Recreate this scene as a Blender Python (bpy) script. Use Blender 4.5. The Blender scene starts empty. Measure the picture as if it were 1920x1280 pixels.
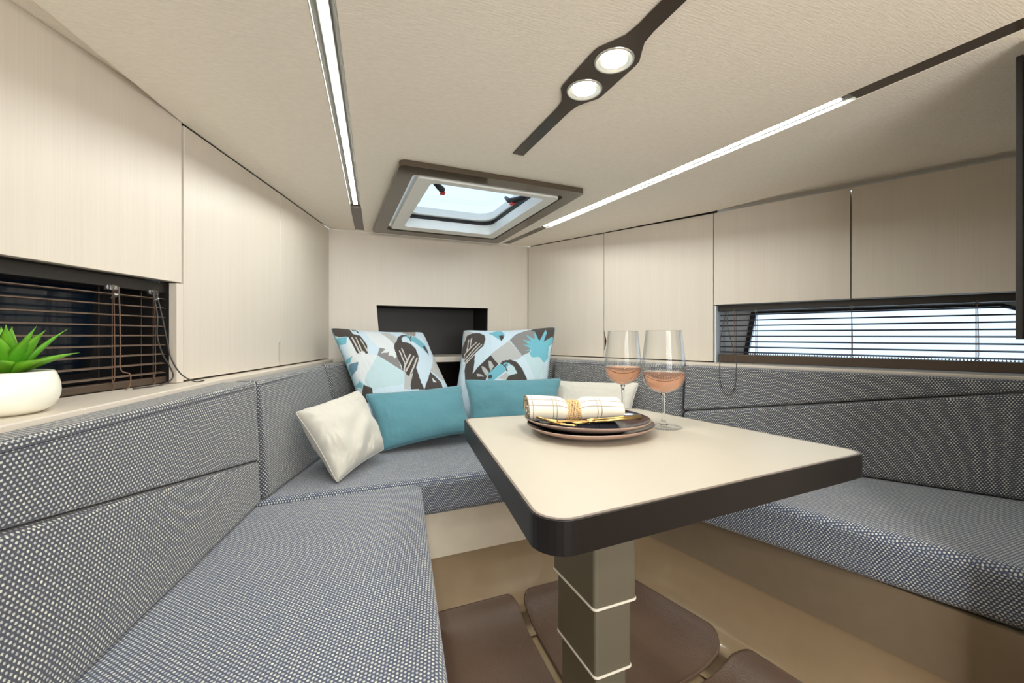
import bpy, bmesh, math, random
import numpy as np
from mathutils import Vector, Matrix
from mathutils.geometry import tessellate_polygon

S = bpy.context.scene
C = S.collection
V = Vector
PI = math.pi
random.seed(4)

# ------------------------------------------------------------------ camera, world, lights, exposure
# boat frame: +Y runs to the bow, X to starboard, floor at z = 0, ceiling at 1.33
cam = bpy.data.objects.new('camera', bpy.data.cameras.new('camera'))
C.objects.link(cam); S.camera = cam
cam.location = (0, 0, 0.86)
cam.rotation_euler = (PI/2, 0, math.radians(-23))
cam.data.sensor_width = 36
cam.data.lens = 14.625
cam.data.shift_y = -12/1920
cam.data.clip_start = 0.02

world = bpy.data.worlds.new('world'); S.world = world; world.use_nodes = True
wn = world.node_tree; bgn = wn.nodes['Background']
bgn.inputs[0].default_value = (0.70, 0.85, 1.0, 1)
bgn.inputs[1].default_value = 0.78

S.view_settings.view_transform = 'Standard'
S.view_settings.look = 'None'
S.view_settings.gamma = 1
S.view_settings.use_curve_mapping = False
S.view_settings.exposure = 1.06
S.cycles.max_bounces = 14
S.cycles.diffuse_bounces = 8
S.cycles.glossy_bounces = 6
S.cycles.transmission_bounces = 12
S.cycles.transparent_max_bounces = 24
S.cycles.caustics_reflective = False
S.cycles.caustics_refractive = False
S.cycles.sample_clamp_indirect = 6

LED_STRENGTH = 55
DISC_STRENGTH = 60
SPOT_WATTS = 1.3
AFT_FILL_WATTS = 5

# fill light added out of view in the aft doorway, standing in for daylight
_l = bpy.data.lights.new('aft_fill_light', 'AREA'); _l.shape = 'RECTANGLE'; _l.size = .96; _l.size_y = .5
_l.energy = 10.5; _l.color = (1, .97, .92)
_o = bpy.data.objects.new('aft_fill_light', _l); C.objects.link(_o); _o.location = (.25, -1.01, 1.02); _o.rotation_euler = (PI/2, 0, 0)

# ------------------------------------------------------------------ materials
def srgb(r, g, b):
    f = lambda c: (c/255/12.92) if c/255 <= .04045 else ((c/255+.055)/1.055)**2.4
    return (f(r), f(g), f(b), 1)

class NT:
    def __init__(s, name):
        s.m = bpy.data.materials.new(name); s.m.use_nodes = True
        s.t = s.m.node_tree; s.b = s.t.nodes['Principled BSDF']
        s.out = s.t.nodes['Material Output']
    def n(s, typ, **kw):
        nd = s.t.nodes.new(typ)
        for k, v in kw.items(): setattr(nd, k, v)
        return nd
    def l(s, a, b): s.t.links.new(a, b)
    def math(s, op, a, b=None, c=None, clamp=False):
        nd = s.n('ShaderNodeMath', operation=op, use_clamp=clamp)
        for i, v in enumerate((a, b, c)):
            if v is None: continue
            if isinstance(v, (int, float)): nd.inputs[i].default_value = v
            else: s.l(v, nd.inputs[i])
        return nd.outputs[0]
    def mix(s, fac, a, b):
        nd = s.n('ShaderNodeMix', data_type='RGBA')
        for i, v in ((0, fac), (6, a), (7, b)):
            if isinstance(v, (int, float)): nd.inputs[i].default_value = v
            elif isinstance(v, tuple): nd.inputs[i].default_value = v
            else: s.l(v, nd.inputs[i])
        return nd.outputs[2]
    def noise(s, vec, scale, detail=3, rough=.5):
        nd = s.n('ShaderNodeTexNoise'); nd.inputs['Scale'].default_value = scale
        nd.inputs['Detail'].default_value = detail; nd.inputs['Roughness'].default_value = rough
        if vec is not None: s.l(vec, nd.inputs['Vector'])
        return nd.outputs[0]
    def mapping(s, vec, scale=(1,1,1), rot=(0,0,0)):
        nd = s.n('ShaderNodeMapping'); nd.inputs['Scale'].default_value = scale; nd.inputs['Rotation'].default_value = rot
        s.l(vec, nd.inputs['Vector']); return nd.outputs[0]
    def coord(s, which='Object'): return s.n('ShaderNodeTexCoord').outputs[which]
    def ramp(s, fac, stops):
        nd = s.n('ShaderNodeValToRGB')
        e = nd.color_ramp.elements
        while len(e) < len(stops): e.new(.5)
        for i, (p, c) in enumerate(stops):
            e[i].position = p; e[i].color = c
        s.l(fac, nd.inputs[0]); return nd.outputs[0]
    def bump(s, h, strength, dist):
        nd = s.n('ShaderNodeBump'); nd.inputs['Strength'].default_value = strength; nd.inputs['Distance'].default_value = dist
        s.l(h, nd.inputs['Height']); s.l(nd.outputs[0], s.b.inputs['Normal'])
    def set(s, color=None, rough=None, metal=None, **kw):
        if color is not None:
            if isinstance(color, tuple): s.b.inputs['Base Color'].default_value = color
            else: s.l(color, s.b.inputs['Base Color'])
        if rough is not None: s.b.inputs['Roughness'].default_value = rough
        if metal is not None: s.b.inputs['Metallic'].default_value = metal
        for k, v in kw.items(): s.b.inputs[k.replace('_', ' ')].default_value = v
        return s.m

def plain(name, col, rough=.5, metal=0., var=.06, scale=30, bump=0., **kw):
    t = NT(name); co = t.coord()
    nz = t.noise(co, scale)
    d = tuple(c*(1-var) for c in col[:3])+(1,); u = tuple(min(1, c*(1+var)) for c in col[:3])+(1,)
    t.set(t.mix(nz, d, u), rough, metal, **kw)
    if bump: t.bump(nz, bump, .001)
    return t.m

def wood(name, c1, c2, rough=.42):
    "pale laminate with fine upright grain"
    t = NT(name); co = t.coord()
    g = t.noise(t.mapping(co, (420, 420, 4)), 1.0, 4, .6)
    g2 = t.noise(t.mapping(co, (40, 40, 1.2)), 1.0, 3, .5)
    f = t.math('ADD', t.math('MULTIPLY', g, .65), t.math('MULTIPLY', g2, .35))
    col = t.ramp(f, [(.33, c1), (.66, c2)])
    t.set(col, rough); t.bump(g, .12, .0006)
    return t.m

def ceiling_mat():
    t = NT('ceiling_fabric'); co = t.coord()
    g = t.noise(t.mapping(co, (60, 420, 60), (0, 0, .35)), 1.0, 4, .6)
    col = t.ramp(g, [(.3, srgb(240, 230, 214)), (.7, srgb(250, 242, 229))])
    t.set(col, .75); t.bump(g, .5, .0012)
    return t.m

def weave(name, dark1, dark2, dot1, dot2, pu=.0062, pv=.0047, size=.30):
    "basket weave upholstery: light yarn floats in staggered rows over darker ground; reads metric uv"
    t = NT(name); uv = t.coord('UV')
    sx = t.n('ShaderNodeSeparateXYZ'); t.l(uv, sx.inputs[0])
    wob = t.noise(t.mapping(uv, (90, 90, 90)), 1.0, 2)
    wv = t.math('MULTIPLY', t.math('SUBTRACT', wob, .5), .35)
    u = t.math('ADD', t.math('DIVIDE', sx.outputs[0], pu), wv)
    v = t.math('ADD', t.math('DIVIDE', sx.outputs[1], pv), wv)
    row = t.math('FLOOR', v)
    par = t.math('MODULO', t.math('ABSOLUTE', row), 2)
    us = t.math('ADD', u, t.math('MULTIPLY', par, .5))
    fu = t.math('SUBTRACT', t.math('FRACT', us), .5)
    fv = t.math('SUBTRACT', t.math('FRACT', v), .5)
    a = t.math('MULTIPLY', fu, 1.0); b = t.math('MULTIPLY', fv, .82)
    d = t.math('SQRT', t.math('ADD', t.math('MULTIPLY', a, a), t.math('MULTIPLY', b, b)))
    mr = t.n('ShaderNodeMapRange', interpolation_type='SMOOTHSTEP')
    mr.inputs[1].default_value = size+.07; mr.inputs[2].default_value = size-.07
    t.l(d, mr.inputs[0]); dot = mr.outputs[0]
    fine = t.noise(t.mapping(uv, (650, 650, 650)), 1.0, 3, .7)
    big = t.noise(t.mapping(uv, (5, 5, 5)), 1.0, 2)
    cell = t.n('ShaderNodeTexWhiteNoise', noise_dimensions='2D')
    cm = t.n('ShaderNodeCombineXYZ'); t.l(t.math('FLOOR', us), cm.inputs[0]); t.l(row, cm.inputs[1]); t.l(cm.outputs[0], cell.inputs[0])
    dark = t.mix(t.ramp(fine, [(.35, (0,0,0,1)), (.65, (1,1,1,1))]), dark1, dark2)
    dotc = t.mix(cell.outputs[0], dot1, dot2)
    col = t.mix(dot, dark, dotc)
    mr2 = t.n('ShaderNodeMapRange'); mr2.inputs[3].default_value = .88; mr2.inputs[4].default_value = 1.12
    t.l(big, mr2.inputs[0])
    vm = t.n('ShaderNodeVectorMath', operation='SCALE'); t.l(col, vm.inputs[0]); t.l(mr2.outputs[0], vm.inputs[3])
    t.l(vm.outputs[0], t.b.inputs['Base Color'])
    t.set(None, .85, Sheen_Weight=.25)
    h = t.math('ADD', dot, t.math('MULTIPLY', fine, .35))
    t.bump(h, .7, .0016)
    return t.m

def cloth(name, col, scale=700, var=.1, bump=.35, sheen=.3):
    t = NT(name); co = t.coord()
    w = t.noise(t.mapping(co, (1, 1, 1)), scale, 2, .7)
    big = t.noise(co, 9, 3)
    f = t.math('ADD', t.math('MULTIPLY', w, .7), t.math('MULTIPLY', big, .3))
    d = tuple(c*(1-var*1.6) for c in col[:3])+(1,); u = tuple(min(1, c*(1+var)) for c in col[:3])+(1,)
    t.set(t.ramp(f, [(.3, d), (.7, u)]), .9, Sheen_Weight=sheen); t.bump(w, bump, .0008)
    return t.m

def emit(name, col, strength):
    t = NT(name); t.set(col, .4, Emission_Color=col, Emission_Strength=strength); return t.m

def clear(name, tint=(1, 1, 1, 1), lo=.03, hi=.75, rough=.02):
    "thin clear glass: see-through with grazing reflections"
    t = NT(name)
    tr = t.n('ShaderNodeBsdfTransparent'); tr.inputs[0].default_value = tint
    gl = t.n('ShaderNodeBsdfGlossy'); gl.inputs['Roughness'].default_value = rough
    fr = t.n('ShaderNodeLayerWeight'); fr.inputs[0].default_value = .22
    mr = t.n('ShaderNodeMapRange'); mr.inputs[3].default_value = lo; mr.inputs[4].default_value = hi
    t.l(fr.outputs['Facing'], mr.inputs[0])
    p = t.math('POWER', mr.outputs[0], 1.6)
    mx = t.n('ShaderNodeMixShader'); t.l(p, mx.inputs[0]); t.l(tr.outputs[0], mx.inputs[1]); t.l(gl.outputs[0], mx.inputs[2])
    t.l(mx.outputs[0], t.out.inputs[0]); return t.m

M = dict(
    wood=wood('pale_laminate', srgb(203, 193, 180), srgb(209, 200, 187)),
    ceil=ceiling_mat(),
    gap=plain('dark_carcass', srgb(52, 40, 32), .8),
    brown=plain('dark_brown_gloss', srgb(66, 55, 44), .22),
    dgrey=plain('hatch_frame_gloss', srgb(78, 68, 54), .1),
    black=plain('matte_black', srgb(24, 22, 21), .45),
    blackgloss=plain('dark_gloss', srgb(34, 28, 24), .12),
    niche=plain('dark_niche', srgb(30, 25, 22), .5),
    slat=plain('blind_slat', srgb(116, 98, 84), .35),
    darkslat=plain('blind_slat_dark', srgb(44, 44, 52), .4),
    rail=plain('blind_rail', srgb(72, 58, 46), .4),
    headrail=plain('blind_head_rail', srgb(30, 25, 22), .45),
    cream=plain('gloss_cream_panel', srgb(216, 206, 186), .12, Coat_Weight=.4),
    panel=plain('gloss_panel_shaded', srgb(128, 114, 94), .12, Coat_Weight=.4),  # right bench base: cream gloss darkened, its shade put into the colour
    tub=plain('gloss_beige_moulding', srgb(152, 132, 104), .14, Coat_Weight=.5),
    seat=weave('seat_weave', srgb(46, 53, 69), srgb(80, 90, 114), srgb(166, 173, 182), srgb(212, 213, 202), size=.28),
    back=weave('back_weave', srgb(42, 44, 52), srgb(74, 78, 92), srgb(166, 168, 168), srgb(216, 214, 198), size=.255),
    pipe=plain('dark_seam', srgb(44, 46, 54), .8),
    tabletop=plain('cream_laminate', srgb(186, 179, 165), .38, var=.02),
    edge=plain('dark_edge_band', srgb(24, 20, 19), .35, Specular_IOR_Level=.25),
    edgeline=plain('grey_edge_line', srgb(120, 108, 98), .35),
    alu=plain('satin_taupe_metal', srgb(112, 107, 92), .34, .3, var=.02),
    ring=plain('pale_ring', srgb(226, 222, 208), .4),
    white=plain('white_plastic', srgb(232, 232, 226), .3, var=.02),
    rubber=plain('black_rubber', srgb(30, 30, 34), .6),
    red=plain('red_plastic', srgb(205, 40, 40), .4),
    led=emit('led_diffuser', (.95, .99, .955, 1), LED_STRENGTH),
    disc=emit('lamp_disc', (1, .95, .86, 1), DISC_STRENGTH),
    lens=plain('lamp_reflector', srgb(205, 205, 196), .25, .6),
    teal=cloth('teal_cloth', srgb(84, 136, 148), 420),
    ivory=cloth('ivory_cloth', srgb(200, 196, 185), 900, .05, .2),
    pot=plain('white_ceramic', srgb(236, 234, 220), .28, var=.02),
    soil=plain('dark_soil', srgb(60, 48, 36), .9, scale=300, var=.4, bump=.8),
    glaze=plain('navy_glaze', srgb(34, 36, 48), .12, var=.25, scale=60),
    clay=plain('taupe_clay', srgb(158, 132, 118), .55, var=.08),
    gold=plain('brushed_gold', srgb(226, 188, 122), .3, 1.0, var=.04),
    straw=plain('straw', srgb(214, 178, 128), .8, var=.2, scale=200, bump=.6),
    clearp=clear('clear_plastic', (.93, .95, .96, 1), .12, .9, .05),
    glass=clear('wine_glass', (.985, .99, .99, 1), .05, .95),
    pane=clear('window_glass', (.93, .97, 1, 1), .03, .6),
    darkpane=plain('tinted_pane', srgb(14, 30, 46), .08),
    hull=plain('white_gelcoat', srgb(206, 212, 216), .35),
    darkhull=plain('dark_liner', srgb(22, 26, 34), .6),
    cord=plain('brown_cord', srgb(104, 80, 64), .8),
    greycord=plain('grey_cord', srgb(62, 58, 56), .7),
    ledlip=plain('aluminium_lip', srgb(225, 222, 212), .25, .5),
    ledchan=plain('grey_channel', srgb(74, 70, 64), .55),
)

def leather():
    t = NT('brown_grained_mat'); co = t.coord()
    vo = t.n('ShaderNodeTexVoronoi'); vo.inputs['Scale'].default_value = 260; t.l(co, vo.inputs['Vector'])
    n = t.noise(co, 8)
    t.set(t.mix(n, srgb(92, 73, 60), srgb(110, 89, 74)), .36); t.bump(vo.outputs[0], .6, .0008)
    return t.m
M['mat'] = leather()

def leaf_mat():
    t = NT('succulent_leaf'); co = t.coord()
    n = t.noise(co, 35)
    t.set(t.mix(n, srgb(44, 122, 20), srgb(112, 184, 42)), .42, Subsurface_Weight=.1)
    return t.m
M['leaf'] = leaf_mat()

def print_mat():
    t = NT('toucan_print_cloth'); a = t.n('ShaderNodeAttribute', attribute_name='print')
    w = t.noise(t.coord(), 800, 2)
    t.set(a.outputs['Color'], .85, Sheen_Weight=.2); t.bump(w, .25, .0006); return t.m
M['print'] = print_mat()

def wine_mat():
    t = NT('rose_wine')
    t.set(srgb(252, 196, 166), .02, IOR=1.12, Transmission_Weight=.85); return t.m
M['wine'] = wine_mat()

def napkin_mat():
    "cream linen with thin grey checks, uv in metres"
    t = NT('napkin_linen'); uv = t.coord('UV')
    sx = t.n('ShaderNodeSeparateXYZ'); t.l(uv, sx.inputs[0])
    def lines(o, p, w, off=0.):
        f = t.math('FRACT', t.math('ADD', t.math('DIVIDE', o, p), off))
        return t.math('LESS_THAN', f, w)
    m = t.math('MAXIMUM', lines(sx.outputs[0], .05, .035), lines(sx.outputs[0], .05, .035, .84))
    m = t.math('MAXIMUM', m, t.math('MAXIMUM', lines(sx.outputs[1], .034, .05), lines(sx.outputs[1], .034, .05, .3)))
    n = t.noise(t.mapping(uv, (900, 900, 900)), 1, 2)
    t.set(t.mix(t.math('MULTIPLY', m, .8), t.mix(n, srgb(228, 216, 192), srgb(246, 238, 218)), srgb(120, 104, 92)), .9, Sheen_Weight=.2)
    t.bump(n, .3, .0005); return t.m
M['napkin'] = napkin_mat()

# ------------------------------------------------------------------ helpers
def tag(o, label=None, cat=None, group=None, kind=None):
    for k, v in (('label', label), ('category', cat), ('group', group), ('kind', kind)):
        if v: o[k] = v
    return o
def thing(name, label, cat, loc=(0, 0, 0), group=None):
    o = bpy.data.objects.new(name, None); C.objects.link(o); o.location = loc
    o.empty_display_size = .05
    return tag(o, label, cat, group)
def link(name, me, mat, parent=None, smooth=False):
    o = bpy.data.objects.new(name, me); C.objects.link(o)
    if mat is not None: me.materials.append(M[mat] if isinstance(mat, str) else mat)
    if smooth:
        for p in me.polygons: p.use_smooth = True
    if parent is not None:
        o.parent = parent; o.matrix_parent_inverse = Matrix.Translation(-parent.location)
    return o
def obj(name, bm, mat, parent=None, smooth=False, recalc=True):
    if recalc: bmesh.ops.recalc_face_normals(bm, faces=bm.faces)
    me = bpy.data.meshes.new(name); bm.to_mesh(me); bm.free()
    return link(name, me, mat, parent, smooth)
def wnorm(o):
    for p in o.data.polygons: p.use_smooth = True
    m = o.modifiers.new('weighted', 'WEIGHTED_NORMAL'); m.weight = 80; return o
def bevel(bm, w, seg=2, sharp=.4):
    es = [e for e in bm.edges if len(e.link_faces) == 2 and e.calc_face_angle(0) > sharp]
    if es: bmesh.ops.bevel(bm, geom=es, offset=w, segments=seg, profile=.5, affect='EDGES', clamp_overlap=True)
    return bm
def add_prism(bm, poly, z0, z1, holes=(), frame=None):
    "extrude polygon (a,b) with holes between c0 and c1; frame maps (a,b,c) to xyz"
    fr = frame or (lambda a, b, c: (a, b, c))
    loops = [list(poly)]+[list(h) for h in holes]
    flat = [p for l in loops for p in l]
    tris = tessellate_polygon([[V((p[0], p[1], 0)) for p in l] for l in loops]) if holes else None
    lo = [bm.verts.new(fr(p[0], p[1], z0)) for p in flat]; hi = [bm.verts.new(fr(p[0], p[1], z1)) for p in flat]
    if tris:
        for t in tris:
            bm.faces.new([lo[i] for i in t]); bm.faces.new([hi[i] for i in reversed(t)])
    else:
        bm.faces.new(lo); bm.faces.new(list(reversed(hi)))
    k = 0
    for l in loops:
        n = len(l)
        for i in range(n):
            a, b = k+i, k+(i+1) % n
            bm.faces.new((lo[a], hi[a], hi[b], lo[b]))
        k += n
    return bm
def prism(poly, z0, z1, holes=(), frame=None, bev=0, seg=2):
    bm = add_prism(bmesh.new(), poly, z0, z1, holes, frame)
    bmesh.ops.recalc_face_normals(bm, faces=bm.faces)
    if bev: bevel(bm, bev, seg)
    return bm
def box(x0, y0, z0, x1, y1, z1, bev=0, seg=2, frame=None, bm=None):
    b = add_prism(bm or bmesh.new(), [(x0, y0), (x1, y0), (x1, y1), (x0, y1)], z0, z1, frame=frame)
    if bev and bm is None:
        bmesh.ops.recalc_face_normals(b, faces=b.faces); bevel(b, bev, seg)
    return b
def vframe(p, q, out):
    "upright plane: a runs p->q, b is height, c is distance to the side 'out' (unit-ish vector)"
    p = V((p[0], p[1])); q = V((q[0], q[1])); d = (q-p).normalized(); n = V((d.y, -d.x))
    if n.dot(V(out)) < 0: n = -n
    return lambda a, b, c: (p.x+d.x*a+n.x*c, p.y+d.y*a+n.y*c, b)
def dist(p, q): return math.hypot(p[0]-q[0], p[1]-q[1])
def tube(bm, pts, r, n=8, closed=False):
    pts = [V(p) for p in pts]; m = len(pts); rings = []
    up = V((0, 0, 1)); prev = None
    for i, p in enumerate(pts):
        a = pts[(i-1) % m] if (closed or i) else p; b = pts[(i+1) % m] if (closed or i < m-1) else p
        t = (b-a).normalized()
        ref = prev if prev is not None else (up if abs(t.z) < .95 else V((1, 0, 0)))
        x = (ref-t*ref.dot(t)).normalized(); prev = x; y = t.cross(x)
        rr = r[i] if isinstance(r, (list, tuple)) else r
        rings.append([bm.verts.new(p+(x*math.cos(2*PI*k/n)+y*math.sin(2*PI*k/n))*rr) for k in range(n)])
    for i in range(m if closed else m-1):
        A, B = rings[i], rings[(i+1) % m]
        for k in range(n): bm.faces.new((A[k], A[(k+1) % n], B[(k+1) % n], B[k]))
    if not closed:
        bm.faces.new(rings[0]); bm.faces.new(list(reversed(rings[-1])))
    return bm
def smooth_path(pts, n=8):
    "Catmull-Rom through points"
    P = [V(p) for p in pts]; P = [2*P[0]-P[1]]+P+[2*P[-1]-P[-2]]; out = []
    for i in range(1, len(P)-2):
        for k in range(n):
            t = k/n; a, b, c, d = P[i-1:i+3]
            out.append(.5*((2*b)+(c-a)*t+(2*a-5*b+4*c-d)*t*t+(-a+3*b-3*c+d)*t**3))
    out.append(P[-2]); return out
def lathe(bm, prof, loc, n=48, warp=None):
    rings = []
    for r, z in prof:
        ring = []
        for k in range(n):
            a = 2*PI*k/n; w = warp(a) if warp else 1
            ring.append(bm.verts.new((loc[0]+r*w*math.cos(a), loc[1]+r*w*math.sin(a), loc[2]+z)) if r > 1e-6 else None)
        if r <= 1e-6: ring = [bm.verts.new((loc[0], loc[1], loc[2]+z))]*n
        rings.append(ring)
    for A, B in zip(rings, rings[1:]):
        for k in range(n):
            f = []
            for v in (A[k], A[(k+1) % n], B[(k+1) % n], B[k]):
                if v not in f: f.append(v)
            if len(f) > 2: bm.faces.new(f)
    return bm
def rounded(poly, r, n=6):
    out = []; m = len(poly)
    for i in range(m):
        p = V(poly[i][:2]); a = (V(poly[i-1][:2])-p).normalized(); b = (V(poly[(i+1) % m][:2])-p).normalized()
        rr = r[i] if isinstance(r, (list, tuple)) else r
        if rr <= 0: out.append(tuple(p)); continue
        ang = a.angle(b); t = rr/math.tan(ang/2); c = p+(a+b).normalized()*rr/math.sin(ang/2)
        s = p+a*t; e = p+b*t; v0 = s-c; v1 = e-c
        an0 = math.atan2(v0.y, v0.x); an1 = math.atan2(v1.y, v1.x); d = (an1-an0+PI) % (2*PI)-PI
        for k in range(n+1):
            an = an0+d*k/n; out.append((c.x+rr*math.cos(an), c.y+rr*math.sin(an)))
    return out
def metric_uv(o):
    "uv in metres: tops from xy along the thing's long side, upright faces from the horizontal run and z"
    me = o.data; uvl = me.uv_layers.new(name='UVMap')
    co = np.array([v.co for v in me.vertices])
    xy = co[:, :2]-co[:, :2].mean(0); w, e = np.linalg.eigh(xy.T@xy); ax = V(e[:, 1]); ay = V((-ax.y, ax.x))
    for p in me.polygons:
        n = p.normal
        if abs(n.z) > .6: f = lambda c: (c.x*ax.x+c.y*ax.y, c.x*ay.x+c.y*ay.y)
        elif abs(n.x*ay.x+n.y*ay.y) > .6*math.hypot(n.x, n.y): f = lambda c: (c.x*ax.x+c.y*ax.y, c.z)
        else: f = lambda c: (c.x*ay.x+c.y*ay.y, c.z)
        for li in p.loop_indices: uvl.data[li].uv = f(me.vertices[me.loops[li].vertex_index].co)
def cushion(name, lo, hi, mat, parent, r=.018, seg=5, puff=0.):
    "upholstered block lofted between two point rings"
    bm = bmesh.new(); a = [bm.verts.new(p) for p in lo]; b = [bm.verts.new(p) for p in hi]; n = len(lo)
    bm.faces.new(a); bm.faces.new(list(reversed(b)))
    for i in range(n): bm.faces.new((a[i], b[i], b[(i+1) % n], a[(i+1) % n]))
    bmesh.ops.recalc_face_normals(bm, faces=bm.faces)
    bevel(bm, r, seg, .3)
    o = obj(name, bm, mat, parent); metric_uv(o); wnorm(o); return o
# ------------------------------------------------------------------ room shell
CZ = 1.33; LZ = .755; UZ = .974          # ceiling, ledge top, underside of the upper cabinets
LW = [(-1.215, -1.0), (-.44, .83), (-.311, 1.138), (-.167, 1.568), (-.023, 2.01)]     # left cabinet faces, aft to bow
RW = [(.94, 2.01), (1.134, 1.594), (1.334, 1.166), (1.504, .794), (1.641, .492), (1.74, .275)]  # right cabinet faces, bow to aft

# ceiling panel with slots for the hatch and the two light channels
def chan(p, q, hw):
    d = V((q[0]-p[0], q[1]-p[1])).normalized(); n = V((-d.y, d.x))*hw
    return [(p[0]+n.x, p[1]+n.y), (p[0]-n.x, p[1]-n.y), (q[0]-n.x, q[1]-n.y), (q[0]+n.x, q[1]+n.y)]
LC = ((-.105, -.35), (.101, 2.0)); RC = ((1.012, -.35), (.806, 2.0)); CHW = .019
HATCH_OUT = rounded([(.158, 1.135), (.738, 1.135), (.745, 1.935), (.150, 1.935)], .02)
HATCH_HOLE = rounded([(.205, 1.19), (.69, 1.19), (.695, 1.86), (.205, 1.86)], .02)
cpoly = [(-.75, -1.0), (-.391, .8), (-.311, 1.138), (-.167, 1.568), (-.023, 2.01), (.94, 2.01), (1.134, 1.594), (1.322, 1.155), (1.42, .69), (1.436, .43), (1.45, .27), (1.3, -1.0)]
ceil = obj('ceiling', prism(cpoly, CZ, CZ+.016, [HATCH_HOLE, chan(*LC, CHW), chan(*RC, CHW)]), 'ceil')
tag(ceil, kind='structure')
up = obj('ceiling_recess', prism([(-1.3, -1.05), (-.5, .83), (-.1, 2.1), (1.0, 2.1), (1.9, .2), (1.5, -1.05)], CZ+.017, CZ+.03,
         [HATCH_HOLE]), 'ceil', ceil)

def wallseg(bm, p, q, out, off, th, z0, z1, holes=()):
    L = dist(p, q)
    add_prism(bm, [(0, z0), (L, z0), (L, z1), (0, z1)], off, off+th, holes, vframe(p, q, out))
# outer liners (behind doors and blinds)
OUT_L = (-1, .3); OUT_R = (1, .4)
bm = bmesh.new()
p, q = LW[1], LW[2]
wallseg(bm, LW[2], LW[3], OUT_L, .03, .02, .0, CZ+.017)
wallseg(bm, LW[3], LW[4], OUT_L, .03, .02, .0, CZ+.017)
wl = obj('wall_left', bm, 'gap'); tag(wl, kind='structure')
bm = bmesh.new()
p = (LW[0][0]-.09, LW[0][1]+.04); q = (-.36, 1.19)
Lw = dist(p, q); fl = vframe(p, q, OUT_L)
lw_hole = [(Lw-.95, .785), (Lw-.13, .785), (Lw-.10, .955), (Lw-.95, .955)]
add_prism(bm, [(0, 0), (Lw, 0), (Lw, CZ+.017), (0, CZ+.017)], .05, .07, [lw_hole], fl)
obj('hull_liner', bm, 'darkhull', wl)
# front wall with niche
bm = prism([(-.06, .0), (.98, .0), (.98, CZ), (-.06, CZ)], 0, .02, [[(.218, .46), (.71, .46), (.7226, .997), (.1745, .998)]], lambda a, b, c: (a, 2.012+c, b))
wf = obj('wall_front', bm, 'wood'); tag(wf, kind='structure')
bm = bmesh.new()
box(.165, 2.27, .44, .735, 2.28, 1.01, bm=bm); box(.163, 2.033, .44, .173, 2.27, 1.01, bm=bm); box(.725, 2.033, .44, .735, 2.27, 1.01, bm=bm)
box(.173, 2.033, 1.0, .725, 2.27, 1.01, bm=bm); box(.173, 2.033, .44, .725, 2.27, .455, bm=bm)
obj('niche_lining', bm, 'niche', wf)
obj('niche_panel', box(.22, 2.10, .457, .705, 2.11, .728, .002), 'blackgloss', wf)
# right wall
bm = bmesh.new()
wallseg(bm, RW[0], RW[1], OUT_R, .03, .02, 0, CZ+.017); wallseg(bm, RW[1], RW[2], OUT_R, .03, .02, 0, CZ+.017)
wr = obj('wall_right', bm, 'gap'); tag(wr, kind='structure')
RH = ((1.37, 1.252), (1.80, .30)); fr_ = vframe(*RH, OUT_R); RL = dist(*RH)
def rh(x, y): d = V((RH[1][0]-RH[0][0], RH[1][1]-RH[0][1])).normalized(); return (V((x, y))-V(RH[0])).dot(d)
a0, a1, a2, a3 = rh(1.492, 1.108), rh(1.747, .549), rh(1.767, .505), rh(1.48, 1.134)
hole = [(a3, .782), (RL-.02, .782), (RL-.02, .84), (a1, .942), (a0, .942)]
bm = add_prism(bmesh.new(), [(0, 0), (RL, 0), (RL, CZ+.017), (0, CZ+.017)], .055, .075, [hole], fr_)
obj('hull_liner', bm, 'hull', wr)
# black window surround on the hull side, and its glass
w1 = obj('window_1', add_prism(bmesh.new(), [(a3-.016, .772), (RL-.01, .772), (RL-.01, .846), (a1+.004, .950), (a0-.016, .950)], .047, .0545, [hole], fr_), 'rubber'); tag(w1, kind='structure')
obj('pane', add_prism(bmesh.new(), hole, .064, .068, (), fr_), 'pane', w1)
bm = bmesh.new(); k = a3
while k < RL-.03:
    add_prism(bm, [(k, .782), (k+.005, .782), (k+.0025, .790)], .05, .054, (), fr_); k += .0075
o = obj('seal_teeth', bm, 'rubber', w1); tag(o, kind='stuff')
w2 = obj('window_2', add_prism(bmesh.new(), [(Lw-.97, .765), (Lw-.11, .765), (Lw-.08, .972), (Lw-.97, .972)], .042, .0495, [lw_hole], fl), 'rubber'); tag(w2, kind='structure')
obj('pane', add_prism(bmesh.new(), lw_hole, .058, .064, (), fl), 'darkpane', w2)
# aft cabin: side walls, bulkhead, aft wall (all behind or beside the camera)
obj_b = obj('wall_bulkhead', prism([(1.006, .272), (1.9, .272), (1.9, .291), (1.006, .291)], 0, CZ-.0, bev=.004), 'wood'); tag(obj_b, kind='structure')
o = obj('wall_aft_right', box(1.22, -1.0, 0, 1.24, .27, CZ), 'wood'); tag(o, kind='structure')
o = obj('wall_aft', prism([(-1.3, 0), (1.3, 0), (1.3, CZ), (-1.3, CZ)], 0, .02, [[(-.25, .02), (.75, .02), (.75, 1.28), (-.25, 1.28)]], lambda a, b, c: (a, -1.02+c, b)), 'wood'); tag(o, kind='structure')
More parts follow.
